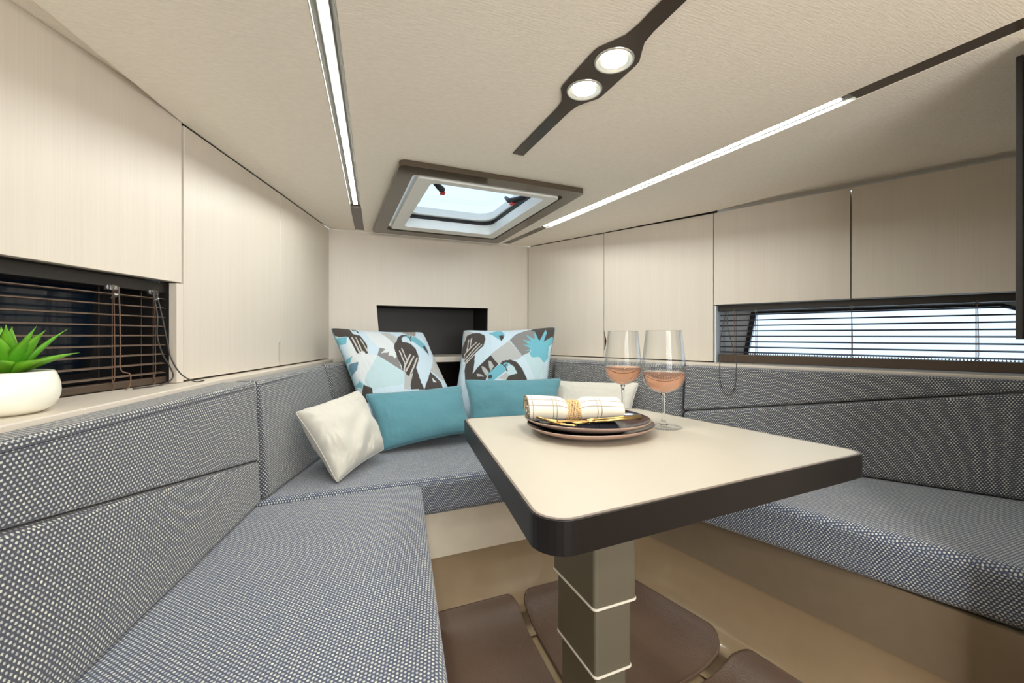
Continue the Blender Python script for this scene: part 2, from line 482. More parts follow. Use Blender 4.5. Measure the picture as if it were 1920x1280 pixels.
# floor pan: moulded tub under the benches
BASE = [(.02, -.9), (.125, .48), (.20, 1.20), (.215, 1.225), (.905, 1.225), (.93, 1.20), (1.10, .292)]
PROF = [(0, .335), (0, .20), (-.004, .185), (.006, .14), (.018, .10), (.034, .066), (.055, .042), (.085, .024), (.12, .012), (.16, .006)]
def offset_path(P, d):
    out = []
    for i in range(len(P)):
        p = V(P[i]); a = (p-V(P[i-1])).normalized() if i else None; b = (V(P[i+1])-p).normalized() if i < len(P)-1 else None
        n = V((0, 0))
        for t in (a, b):
            if t is not None: n += V((t.y, -t.x))
        n.normalize(); ref = a if a is not None else b
        c = n.dot(V((ref.y, -ref.x))); out.append(p+n*d/max(c, .5))
    return out
def loft_path(P, prof, bm=None):
    bm = bm or bmesh.new(); rows = []
    for d, z in prof: rows.append([bm.verts.new((v.x, v.y, z)) for v in offset_path(P, d)])
    for A, B in zip(rows, rows[1:]):
        for i in range(len(A)-1): bm.faces.new((A[i], A[i+1], B[i+1], B[i]))
    return bm
dense = [BASE[0], BASE[1]]+rounded([BASE[1], (.205, 1.225), (.925, 1.225), BASE[-1]], [0, .05, .05, 0], 6)[1:]
floor = obj('floor', box(-1.3, -1.0, -.02, 1.9, 2.1, .0), 'tub'); tag(floor, kind='structure')
bm = loft_path(dense, PROF[1:])
o = obj('moulded_cove', bm, 'tub', floor, True)

def ptd(x, y, P=dense):
    best = 9
    for a, b in zip(P, P[1:]):
        a = V(a); b = V(b); t = max(0, min(1, (V((x, y))-a).dot(b-a)/(b-a).length_squared)); best = min(best, (V((x, y))-a-(b-a)*t).length)
    return best
def cz(x, y):
    d = ptd(x, y); pr_ = PROF[3:]
    for (d0, z0), (d1, z1) in zip(pr_, pr_[1:]):
        if d <= d1: return z0+(z1-z0)*max(0, (d-d0)/(d1-d0))
    return .006
def floor_mat(label, corners, r, n=26):
    "grained mat that rolls up at the tub wall; corners in order, r corner radii"
    out = rounded(corners, r, 8); c = V((sum(p[0] for p in corners)/len(corners), sum(p[1] for p in corners)/len(corners)))
    ring = []
    m = len(out)
    for i in range(m):
        a = V(out[i]); b = V(out[(i+1) % m]); k = max(1, int((b-a).length/.03))
        for j in range(k): ring.append(a+(b-a)*j/k)
    bm = bmesh.new(); rows = []
    lev = [(1, -.004), (1, .003), (.992, .0065), (.982, .0062)]+[(1-.018-(k/n)*.98, .005) for k in range(1, n)]
    for s, h in lev:
        row = []
        for p in ring:
            q = c+(p-c)*s; row.append(bm.verts.new((q.x, q.y, cz(q.x, q.y)+h)))
        rows.append(row)
    for A, B in zip(rows, rows[1:]):
        for i in range(len(A)): bm.faces.new((A[i], A[(i+1) % len(A)], B[(i+1) % len(A)], B[i]))
    bm.faces.new(rows[-1])
    o = obj('floor_mat', bm, 'mat', None, True); return tag(o, label, 'mat', 'grained floor mats')
floor_mat('brown grained floor mat at the left, between left bench and front bench', [(.165, .30), (.34, .30), (.482, .70), (.516, 1.186), (.25, 1.186)], [.02, .02, .03, .03, .03])
floor_mat('brown grained floor mat in the middle, behind the table column, with rolled edge', [(.505, .70), (.60, .752), (.965, .795), (.888, 1.186), (.536, 1.186)], [.02, .05, .05, .05, .03])
floor_mat('brown grained floor mat at the lower right, beside the right bench', [(.37, -.3), (.94, -.3), (1.022, .45), (.968, .772), (.60, .732), (.49, .66), (.36, .30)], [.02, .02, .02, .045, .05, .02, .03])

# bench bases
def base_panel(name, label, path, mat='cream'):
    o = obj(name, loft_path(path, [(0, .198), (0, .338), (-.02, .338), (-.02, .198), (0, .198)]), mat); return tag(o, label, 'bench base')
i0 = len(dense)
k = len(dense)-1
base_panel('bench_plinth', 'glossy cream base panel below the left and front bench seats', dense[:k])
base_panel('bench_plinth', 'glossy base panel below the right bench seat, shade painted into its colour', [tuple(V(dense[k-1])+(V(dense[k])-V(dense[k-1])).normalized()*.001), dense[k]], 'panel')

# ------------------------------------------------------------------ cabinets
def door_poly(L, z0, z1, g=.0014, notch=None):
    P = [(g, z0+g), (L-g, z0+g), (L-g, z1-g), (g, z1-g)]
    if notch == 'end': P = [(g, z0+g), (L-g-.004, z0+g), (L-g-.004, z0+.004), (L-g-.012, z0+.022), (L-g-.012, z0+.075), (L-g, z0+.085), (L-g, z1-g), (g, z1-g)]
    if notch == 'start': P = [(g, z0+g), (L-g, z0+g), (L-g, z1-g), (g, z1-g), (g, z0+.125), (.014, z0+.075), (.006, z0+.035), (g, z0+.035)]
    return P
def cabinet(label, p, q, out, z0, z1, depth, notch=None, bottom=True, group=None):
    mid = ((p[0]+q[0])/2, (p[1]+q[1])/2, z0); L = dist(p, q); fr = vframe(p, q, out)
    t = thing('wall_cabinet', label, 'cabinet', mid, group)
    bm = prism(door_poly(L, z0, z1, notch=notch), 0, .017, (), fr, .0007, 1)
    obj('door', bm, 'wood', t)
    bm = box(.0035, z0+.003, .0178, L-.0035, z1-.004, depth, frame=fr)
    obj('body', bm, 'wood' if bottom else 'gap', t)
    return t
TOP = CZ-.002
cabinet('pale wood upper cabinet door above the dark left window blind', (LW[1][0]-.30*.3898, LW[1][1]-.30*.921), (-.3125, 1.1345), OUT_L, UZ, TOP+.02, .10)
cabinet('pale wood tall cabinet door right of the left window', LW[2], LW[3], OUT_L, LZ+.003, TOP, .028, 'end', False)
cabinet('narrow pale wood cabinet door in the left corner by the front wall', LW[3], (-.026, 2.0), OUT_L, LZ+.003, TOP, .028, None, False)
cabinet('pale wood cabinet door in the right corner by the front wall', (.943, 2.004), RW[1], OUT_R, LZ+.003, TOP, .028, None, False)
cabinet('tall pale wood cabinet door behind the wine glasses', RW[1], RW[2], OUT_R, LZ+.003, TOP, .028, 'start', False)
cabinet('pale wood upper cabinet above the left half of the bright right window', RW[2], RW[3], OUT_R, UZ, TOP, .12)
cabinet('pale wood upper cabinet above the right half of the bright window by the bulkhead', RW[3], (1.728, .298), OUT_R, UZ, TOP+.0, .12)
# aft continuation of the left wall
o = obj('wall_aft_left', prism([(0, 0), (1.9, 0), (1.9, CZ+.01), (0, CZ+.01)], 0, .02, [[(1.05, LZ), (1.899, LZ), (1.899, UZ), (1.05, UZ)]],
        vframe(LW[0], LW[1], OUT_L)), 'wood'); 
bpy.data.objects.remove(o)
fa = vframe(LW[0], LW[1], OUT_L); LA = dist(LW[0], LW[1])
o = obj('wall_aft_left', prism([(0, 0), (LA-.9, 0), (LA-.9, CZ+.01), (0, CZ+.01)], 0, .03, (), fa), 'wood'); tag(o, kind='structure')
o = obj('wall_upper_left', prism([(LA-.9, UZ), (LA-.31, UZ), (LA-.31, CZ+.01), (LA-.9, CZ+.01)], 0, .05, (), fa), 'wood'); tag(o, kind='structure')
# jambs at the window openings
fj = vframe(LW[1], LW[2], OUT_L); LJ = dist(LW[1], LW[2])
o = obj('trim_1', prism([(LJ-.020, LZ+.001), (LJ-.001, LZ+.001), (LJ-.001, UZ-.001), (LJ-.020, UZ-.001)], 0, .016, (), fj), 'wood'); tag(o, kind='structure')
obj('window_reveal', prism([(LJ-.020, LZ+.001), (LJ+.03, LZ+.001), (LJ+.03, UZ-.001), (LJ-.020, UZ-.001)], .0175, .13, (), fj), 'black', w2)
fk = vframe(RW[2], (1.641, .492), OUT_R)
o = obj('trim_2', prism([(.002, LZ+.001), (.008, LZ+.001), (.008, UZ-.001), (.002, UZ-.001)], .005, .12, (), fk), 'hull'); tag(o, kind='structure')

# ledges
ll = [(-1.215, -.99), (-.50, .0), (-.468, .15), (-.25, 1.175), (-.157, 1.479), (-.01, 1.95), (-.01, 2.01)]
o = obj('window_ledge', prism(ll+[(-.07, 2.01), (-.39, 1.16), (-.60, .70), (-1.29, -.92)], LZ-.018, LZ, (), None, .002), 'wood'); tag(o, 'pale wood ledge under the left window, carrying the potted plant', 'ledge')
rl = [(.85, 2.01), (1.02, 1.68), (1.245, 1.175), (1.60, .465), (1.665, .292)]
o = obj('window_ledge', prism(rl+[(1.80, .292), (1.40, 1.19), (1.02, 2.01)], LZ-.018, LZ, (), None, .002), 'wood'); tag(o, 'pale wood ledge under the bright right window', 'ledge')
o = obj('niche_shelf', box(.176, 1.985, LZ-.026, .7215, 2.24, LZ-.0, .003), 'wood'); tag(o, 'pale shelf across the dark niche in the front wall', 'shelf')

# black panel on the bulkhead
t = thing('black_panel', 'tall black panel with slim frame mounted on the bulkhead at the right edge', 'panel', (1.2, .297, .855))
obj('frame', box(1.011, .2925, .853, 1.42, .301, 1.309, .001, 1), 'black', t)
obj('glass_face', box(1.02, .3012, .862, 1.41, .3032, 1.30), 'blackgloss', t)
# ------------------------------------------------------------------ ceiling lights and hatch
def light_channel(label, pq, lit0, lit1):
    p, q = pq; L = dist(p, q); d = V((q[0]-p[0], q[1]-p[1])).normalized(); n = V((-d.y, d.x))
    fr = lambda a, b, c: (p[0]+d.x*a+n.x*b, p[1]+d.y*a+n.y*b, c)
    t = thing('light_strip', label, 'light', (p[0]+d.x*L*.6, p[1]+d.y*L*.6, CZ))
    obj('channel', box(0, -CHW+.0005, CZ+.007, L, CHW-.0005, CZ+.014, frame=fr), 'ledchan', t)
    s0 = (lit0-p[1])/d.y; s1 = (lit1-p[1])/d.y
    bm = bmesh.new()
    for sg in (-1, 1): add_prism(bm, [(s0-.02, sg*(CHW-.0003)), (s1+.02, sg*(CHW-.0003)), (s1+.02, sg*(CHW-.0016)), (s0-.02, sg*(CHW-.0016))], CZ-.0004, CZ+.007, (), fr)
    obj('aluminium_lip', bm, 'ledlip', t)
    obj('housing', box(s0-.005, -.0085, CZ+.0055, s1+.005, .0085, CZ+.007, frame=fr), 'ledchan', t)
    obj('diffuser', box(s0, -.006, CZ+.0042, s1, .006, CZ+.0055, frame=fr), 'led', t)
    obj('cover_strip', box(s1+.022, -CHW+.001, CZ+.001, L-.03, CHW-.001, CZ+.005, frame=fr), 'brown', t)
    obj('cover_strip', box(0, -CHW+.001, CZ+.001, s0-.022, CHW-.001, CZ+.005, frame=fr), 'brown', t)
light_channel('long lit LED strip recessed in the ceiling left of the hatch', LC, .42, 1.612)
light_channel('long lit LED strip recessed in the ceiling right of the hatch', RC, .514, 1.613)

def fixture(label, yc, y0, y1, x=.436, watts=SPOT_WATTS):
    t = thing('ceiling_fixture', label, 'light', (x, yc, CZ))
    ys = [(y0, .0155), (yc-.125, .0155), (yc-.10, .019), (yc-.082, .029), (yc-.06, .042), (yc-.048, .044), (yc+.052, .044), (yc+.062, .042), (yc+.082, .029), (yc+.10, .019), (yc+.125, .0155), (y1, .0155)]
    poly = [(x+h, y) for y, h in ys]+[(x-h, y) for y, h in reversed(ys)]
    obj('plate', prism(poly, CZ-.0035, CZ-.0003, (), None, .0008, 1), 'brown', t)
    for yy in (yc-.046, yc+.046):
        bm = lathe(bmesh.new(), [(.0335, -.0036), (.033, -.0058), (.031, -.0062), (.029, -.0050), (.022, -.0037)], (x, yy, CZ)); obj('lamp_ring', bm, 'lens', t, True)
        bm = lathe(bmesh.new(), [(.0215, -.0038), (.018, -.0046), (0, -.0050)], (x, yy, CZ)); obj('lamp_disc', bm, 'disc', t, True)
        ld = bpy.data.lights.new('lamp_light', 'SPOT'); ld.energy = watts; ld.color = (1, .94, .84); ld.spot_size = math.radians(150); ld.spot_blend = .9; ld.shadow_soft_size = .022
        lo = bpy.data.objects.new('lamp_light', ld); C.objects.link(lo); lo.location = (x, yy, CZ-.012)
        lo.parent = t; lo.matrix_parent_inverse = Matrix.Translation(-t.location)
fixture('dark ceiling fixture strip with two round lit lamps', .629, .18, .986)
fixture('added fill fixture strip with two round lamps further aft, unseen behind the viewer', -.45, -.85, .16, watts=AFT_FILL_WATTS)  # unseen lamps added aft to lift the ambient light

t = thing('roof_hatch', 'square ceiling hatch with dark gloss surround and white frame, looking up at the sky', 'hatch', (.45, 1.5, CZ))
obj('surround', prism(HATCH_OUT, CZ-.016, CZ-.0005, [rounded([(.203, 1.188), (.692, 1.188), (.697, 1.862), (.203, 1.862)], .02)], None, .004, 2), 'dgrey', t)
def ring_prism(o_, i_, z0, z1, mat, name, r0=.03, r1=.03, bev=.002):
    f = lambda a: [(a[0], a[1]), (a[2], a[1]), (a[2], a[3]), (a[0], a[3])]
    return obj(name, prism(rounded(f(o_), r0), z0, z1, [rounded(f(i_), r1)], None, bev), mat, t)
ring_prism((.217, 1.203, .682, 1.825), (.262, 1.230, .640, 1.765), CZ-.019, CZ-.006, 'white', 'white_frame', .015, .02, .003)
ring_prism((.217, 1.203, .682, 1.846), (.255, 1.225, .648, 1.785), CZ-.0058, CZ+.026, 'white', 'inner_rim', .02, .05)
ring_prism((.225, 1.213, .675, 1.836), (.258, 1.228, .645, 1.782), CZ+.0263, CZ+.040, 'rubber', 'seal', .05, .06)
ring_prism((.225, 1.213, .675, 1.836), (.268, 1.234, .636, 1.765), CZ+.0403, CZ+.072, 'white', 'lid_frame', .05, .07)
obj('acrylic_lid', box(.228, 1.216, CZ+.0725, .672, 1.832, CZ+.079), 'pane', t)
for x, y, s in ((.325, 1.36, 1), (.59, 1.37, -1), (.268, 1.50, 1)):
    bm = tube(bmesh.new(), [(x-s*.03, y-.03, CZ+.020), (x, y, CZ+.012), (x+s*.008, y+.03, CZ+.020), (x+s*.002, y+.075, CZ+.045)], [.008, .011, .009, .006], 10)
    h = obj('latch', bm, 'rubber', t, True)
    if y < 1.45:
        h2 = obj('latch_button', box(x+s*.004-.008, y-.002, CZ-.001, x+s*.004+.008, y+.016, CZ+.006, .002), 'red', None); h2.parent = h

# ------------------------------------------------------------------ window blinds
def blind(label, p, q, out, tilt, z_top, n, cords, L=None, mat='slat', drop=.003):
    fr = vframe(p, q, out); L = L or dist(p, q)
    t = thing('window_blind', label, 'blind', (*fr(L/2, 0, 0)[:2], LZ))
    obj('head_rail', box(0, UZ-.023, -.012, L, UZ-.001, .014, .001, 1, fr), 'headrail', t)
    me = None
    for k in range(n):
        z = z_top-k*.0199
        bm = bmesh.new()
        pr_ = [(c, h-c*tilt) for c, h in ((-.0115, -.0016), (-.006, .0002), (0, .0008), (.006, .0002), (.0115, -.0016))]
        lo = [[bm.verts.new(fr(a, z+h, c)) for c, h in pr_] for a in (.004, L-.004)]
        hi = [[bm.verts.new(fr(a, z+h+.0006, c)) for c, h in pr_] for a in (.004, L-.004)]
        for i in range(4):
            bm.faces.new((lo[0][i], lo[0][i+1], lo[1][i+1], lo[1][i])); bm.faces.new((hi[0][i], hi[1][i], hi[1][i+1], hi[0][i+1]))
        bm.faces.new((lo[0][0], lo[1][0], hi[1][0], hi[0][0])); bm.faces.new((lo[0][4], hi[0][4], hi[1][4], lo[1][4]))
        for e in (0, 1): bm.faces.new([lo[e][i] for i in range(5)]+[hi[e][i] for i in range(4, -1, -1)])
        obj('slat', bm, mat, t)
    zb = z_top-n*.0199
    obj('bottom_rail', box(.002, zb-drop, -.012, L-.002, zb+.011, .013, .002, 2, fr), 'rail', t)
    for a in cords:
        bm = bmesh.new()
        for c in (-.0125, .0125): tube(bm, [fr(a, UZ-.018, c), fr(a, zb+.009, c)], .0006, 5)
        for k in range(n): tube(bm, [fr(a, z_top-k*.0199-.0022, -.0125), fr(a, z_top-k*.0199-.0022, .0125)], .0005, 5)
        tube(bm, smooth_path([fr(a+.001, UZ-.018, -.0145), fr(a+.003, zb+.03, -.0145), fr(a-.003, zb+.016, -.016), fr(a+.002, zb+.004, -.0155), fr(a-.001, zb-.004, -.0145)], 5), .0008, 5)
        obj('ladder_cord', bm, 'cord', t)
        obj('cord_clip', box(a-.007, UZ-.030, -.0165, a+.007, UZ-.0195, -.0135, .001, 1, fr), 'clearp', t)
    return fr
BR = ((1.366, 1.166), (1.742, .339))
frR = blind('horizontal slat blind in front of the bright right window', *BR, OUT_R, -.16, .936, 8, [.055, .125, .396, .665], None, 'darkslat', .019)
BL_ = ((-.7, .30), (-.346, 1.144)); BLL = dist(*BL_)
frL = blind('dark horizontal slat blind over the left window behind the plant', *BL_, OUT_L, .0, .939, 9, [BLL-.135, BLL-.045, BLL-.5])
# loose cords
def cordthing(label, pts, r, mat, name='pull_cord'):
    o = obj(name, tube(bmesh.new(), smooth_path(pts, 10), r, 7), mat, None, True); return tag(o, label, 'cord')
cordthing('long grey cord loop hanging from the right window blind over the backrest', [frR(.030, .951, -.02), frR(.026, .90, -.045), (1.310, 1.115, .84), (1.275, 1.085, .79), (1.232, 1.050, .764), (1.213, 1.036, .735), (1.214, 1.033, .70), (1.219, 1.024, .668), (1.226, 1.013, .657), (1.234, 1.000, .668), (1.239, .993, .70), (1.240, .993, .735), (1.258, 1.006, .764), (1.300, 1.046, .79), (1.335, 1.09, .84), frR(.038, .90, -.04), frR(.036, .951, -.02)], .0014, 'greycord')
e = BLL
cordthing('dark doubled cord hanging at the right end of the left window blind', [frL(e-.055, .951, -.02), frL(e-.053, .90, -.028), frL(e-.056, .86, -.03), frL(e-.045, .82, -.032), frL(e-.03, .795, -.034), frL(e-.022, .77, -.035), frL(e-.05, .7572, -.036), frL(e-.12, .7572, -.038)], .0014, 'greycord')
cordthing('dark cord curving from the left window blind onto the ledge end', [frL(e-.048, .951, -.021), frL(e-.044, .90, -.03), frL(e-.036, .85, -.034), frL(e-.028, .81, -.036), frL(e-.012, .775, -.045), frL(e+.004, .7575, -.062), frL(e+.022, .7575, -.070)], .0014, 'greycord')
cordthing('brown twisted cord hanging down the middle of the left window blind', [frL(e-.130, .951, -.02), frL(e-.132, .90, -.024), frL(e-.131, .84, -.024), frL(e-.130, .795, -.024), frL(e-.118, .785, -.03), frL(e-.122, .765, -.034), frL(e-.135, .7575, -.038)], .0011, 'cord')
for a, lab in ((e-.14, 'clear plastic cord tilter at the middle of the left window blind'), (e-.05, 'clear plastic cord clip at the right end of the left window blind')):
    t = thing('cord_tilter', lab, 'clip', frL(a, .95, -.018))
    obj('bracket', box(a-.012, .944, -.020, a+.012, .954, -.0125, .0015, 1, frL), 'clearp', t)
    obj('arm', tube(bmesh.new(), [frL(a+.006, .944, -.019), frL(a-.002, .936, -.028), frL(a-.016, .928, -.032)], [.003, .0035, .0025], 8), 'clearp', t, True)

# ------------------------------------------------------------------ upholstery
SZ = .45
def bench(name, label, plan, r=.024):
    lo = [(x, y, .341) for x, y in plan]; hi = [(x, y, SZ) for x, y in plan]
    o = cushion(name, lo, hi, 'seat', None, r, 6); return tag(o, label, 'bench cushion')
bench('bench_cushion', 'long grey woven seat cushion of the left bench in the foreground', [(-.58, -.2), (-.46, .30), (-.20, 1.172), (.222, 1.172), (.125, .48), (.06, -.2)])
bench('bench_cushion', 'grey woven seat cushion of the front bench under the pillows', [(-.20, 1.182), (-.02, 1.75), (.03, 1.985), (.92, 1.985), (.98, 1.65), (1.19, 1.182), (.222, 1.182)])
bench('bench_cushion', 'grey woven seat cushion of the right bench beside the table', [(.812, 1.172), (1.18, 1.172), (1.59, .47), (1.68, .295), (1.105, .295), (.973, .70)], .024)

def lerp(a, b, t): return tuple(a[i]+(b[i]-a[i])*t for i in range(len(a)))
def backrest(label, f_top, f_bot, b_top, z_seam=None, mat='back', z0=.452, z1=.748, r=.014):
    "f_top/f_bot: front line at top and foot (two xy ends), b_top: rear line"
    def front(e, z): return (*lerp(f_bot[e], f_top[e], (z-z0)/(z1-z0)), z)
    def rear(e, z): return (*b_top[e], z)
    mid = ((f_top[0][0]+f_top[1][0])/2, (f_top[0][1]+f_top[1][1])/2, z0)
    t = thing('backrest_cushion', label, 'cushion', mid)
    if z_seam is None:
        cushion('cushion_body', [front(0, z0), front(1, z0), rear(1, z0), rear(0, z0)], [front(0, z1), front(1, z1), rear(1, z1), rear(0, z1)], mat, t, r)
    else:
        s0, s1 = z_seam; g = .0015
        cushion('lower_cushion', [front(0, z0), front(1, z0), rear(1, z0), rear(0, z0)], [front(0, s0-g), front(1, s1-g), rear(1, s1-g), rear(0, s0-g)], mat, t, r)
        cushion('upper_cushion', [front(0, s0+g), front(1, s1+g), rear(1, s1+g), rear(0, s0+g)], [front(0, z1), front(1, z1), rear(1, z1), rear(0, z1)], mat, t, r)
    # seam piping along the front top edge
    n = 12; a = V(front(0, z1-.006)); b = V(front(1, z1-.006)); d = (b-a).normalized()
    nrm = V((d.y, -d.x, 0)); 
    if (V(rear(0, z1))-a).dot(nrm) > 0: nrm = -nrm
    A = a+d*.012; B = b-d*.012
    obj('piping', tube(bmesh.new(), [A+(B-A)*k/n+nrm*-.0008-V((0, 0, .006)) for k in range(n+1)], .0013, 6), 'pipe', t, True)
backrest('grey woven backrest of the left bench with slanting seam, nearest the camera', [(-.447, .15), (-.175, 1.165)], [(-.385, .15), (-.165, 1.172)], [(-.466, .15), (-.249, 1.172)], (.735, .556))
backrest('grey woven backrest in the left corner behind the ivory pillow', [(-.175, 1.182), (-.035, 1.70)], [(-.155, 1.190), (.025, 1.72)], [(-.236, 1.190), (-.072, 1.72)])
backrest('grey woven backrest in the right corner behind the ivory pillow', [(.912, 1.66), (1.160, 1.155)], [(.885, 1.655), (1.135, 1.140)], [(1.018, 1.68), (1.240, 1.18)])
backrest('grey woven backrest of the right bench under the bright window, with slanting seam', [(1.168, 1.143), (1.595, .40)], [(1.135, 1.13), (1.587, .393)], [(1.243, 1.173), (1.622, .405)], (.587, .729))
backrest('short grey woven backrest behind the right toucan pillow', [(.72, 1.90), (.91, 1.68)], [(.72, 1.87), (.885, 1.665)], [(.77, 1.985), (.985, 1.74)])
backrest('short grey woven backrest behind the left toucan pillow', [(-.03, 1.715), (.12, 1.93)], [(.03, 1.73), (.14, 1.92)], [(-.070, 1.735), (.05, 1.985)])

# ------------------------------------------------------------------ pillows
PC = {'L': srgb(206, 226, 238), 'W': srgb(224, 230, 232), 'G': srgb(136, 134, 132), 'S': srgb(186, 188, 186), 'V': srgb(152, 142, 134), 'K': srgb(66, 58, 54),
      'T': srgb(112, 184, 202), 'B': srgb(206, 202, 194), 'M': srgb(194, 220, 226), 'D': srgb(96, 138, 160)}
PRINT_LEFT=[
('W','p',[(0.093,0.881),(0.14,0.728),(0.213,0.701),(0.287,0.673),(0.106,0.499),(0.071,0.442),(0.027,0.501),(0.037,0.726)]),
('G','p',[(0.352,0.759),(0.442,0.761),(0.508,0.703),(0.478,0.519),(0.29,0.68)]),
('S','p',[(0.451,0.963),(0.543,0.96),(0.604,0.9),(0.539,0.807),(0.486,0.828),(0.48,0.903)]),
('W','p',[(0.29,0.971),(0.436,0.962),(0.488,0.904),(0.512,0.851),(0.532,0.792),(0.513,0.733),(0.502,0.674),(0.459,0.646),(0.449,0.674),(0.404,0.674),(0.427,0.71),(0.342,0.702),(0.405,0.746),(0.343,0.773),(0.305,0.86)]),
('V','p',[(0.69,0.966),(0.757,0.985),(0.897,0.996),(0.841,0.917),(0.798,0.931)]),
('K','p',[(0.583,0.854),(0.527,0.799),(0.507,0.762),(0.495,0.674),(0.495,0.575),(0.483,0.505),(0.505,0.463),(0.521,0.401),(0.49,0.336),(0.639,0.329),(0.638,0.404),(0.652,0.545),(0.726,0.631),(0.748,0.676),(0.756,0.759),(0.728,0.819),(0.686,0.834),(0.64,0.84),(0.65,0.879),(0.689,0.911),(0.753,0.926),(0.794,0.923),(0.752,0.941),(0.684,0.935),(0.62,0.901)]),
('T','c',[(0.745,0.908)],0.022),
('K','c',[(0.746,0.906)],0.009),
('T','p',[(0.794,0.915),(0.844,0.905),(0.883,0.863),(0.911,0.816),(0.913,0.738),(0.902,0.7),(0.875,0.73),(0.844,0.768),(0.795,0.821),(0.746,0.859),(0.753,0.882)]),
('K','l',[(0.794,0.923),(0.747,0.878),(0.745,0.847)],0.006),
('K','p',[(0.874,0.804),(0.902,0.8),(0.909,0.746),(0.9,0.696),(0.879,0.738),(0.865,0.776)]),
('S','p',[(0.489,0.519),(0.509,0.505),(0.508,0.47),(0.542,0.462),(0.593,0.496),(0.528,0.408),(0.482,0.336),(0.424,0.338)]),
('B','l',[(0.554,0.73),(0.544,0.581)],0.007),
('B','l',[(0.594,0.756),(0.586,0.62)],0.007),
('B','l',[(0.658,0.69),(0.527,0.56),(0.494,0.505)],0.007),
('B','l',[(0.689,0.672),(0.519,0.511)],0.007),
('B','l',[(0.721,0.653),(0.545,0.469)],0.007),
('K','p',[(0.814,0.513),(0.896,0.418),(0.876,0.319),(0.639,0.329),(0.711,0.409)]),
('W','p',[(0.8,0.456),(0.835,0.412),(0.791,0.407)]),
('S','p',[(0.983,0.739),(0.986,0.646),(1.026,0.436),(0.924,0.439),(0.818,0.521),(0.917,0.631)]),
('K','p',[(-0.038,1.034),(0.102,1.043),(0.189,1.01),(0.169,0.976),(0.17,0.921),(0.227,0.901),(0.242,0.793),(0.206,0.7),(0.185,0.7),(0.181,0.728),(0.155,0.731),(0.128,0.707),(0.107,0.713),(0.108,0.886),(0.027,0.886),(-0.04,0.947)]),
('B','l',[(0.136,0.876),(0.136,0.7)],0.006),
('B','l',[(0.174,0.874),(0.161,0.721)],0.006),
('B','l',[(0.209,0.864),(0.217,0.729)],0.006),
('K','l',[(0.194,1.003),(0.2,0.963)],0.008),
('K','l',[(0.216,1.004),(0.228,0.942)],0.008),
('T','p',[(-0.042,0.88),(0.093,0.881),(0.054,0.809),(-0.043,0.821)]),
('M','p',[(0.284,0.673),(0.455,0.519),(0.495,0.491),(0.445,0.384),(0.116,0.37),(0.071,0.442),(0.106,0.499)]),
('T','p',[(0.058,0.692),(0.019,0.638),(-0.038,0.665)]),
('D','p',[(0.09,0.632),(0.051,0.565),(-0.026,0.514),(0.01,0.632)]),
('K','p',[(0.056,0.429),(0.117,0.389),(0.112,0.277),(-0.016,0.284)]),
('T','p',[(0.035,0.468),(0.055,0.436),(0.034,0.399),(-0.003,0.438)])]
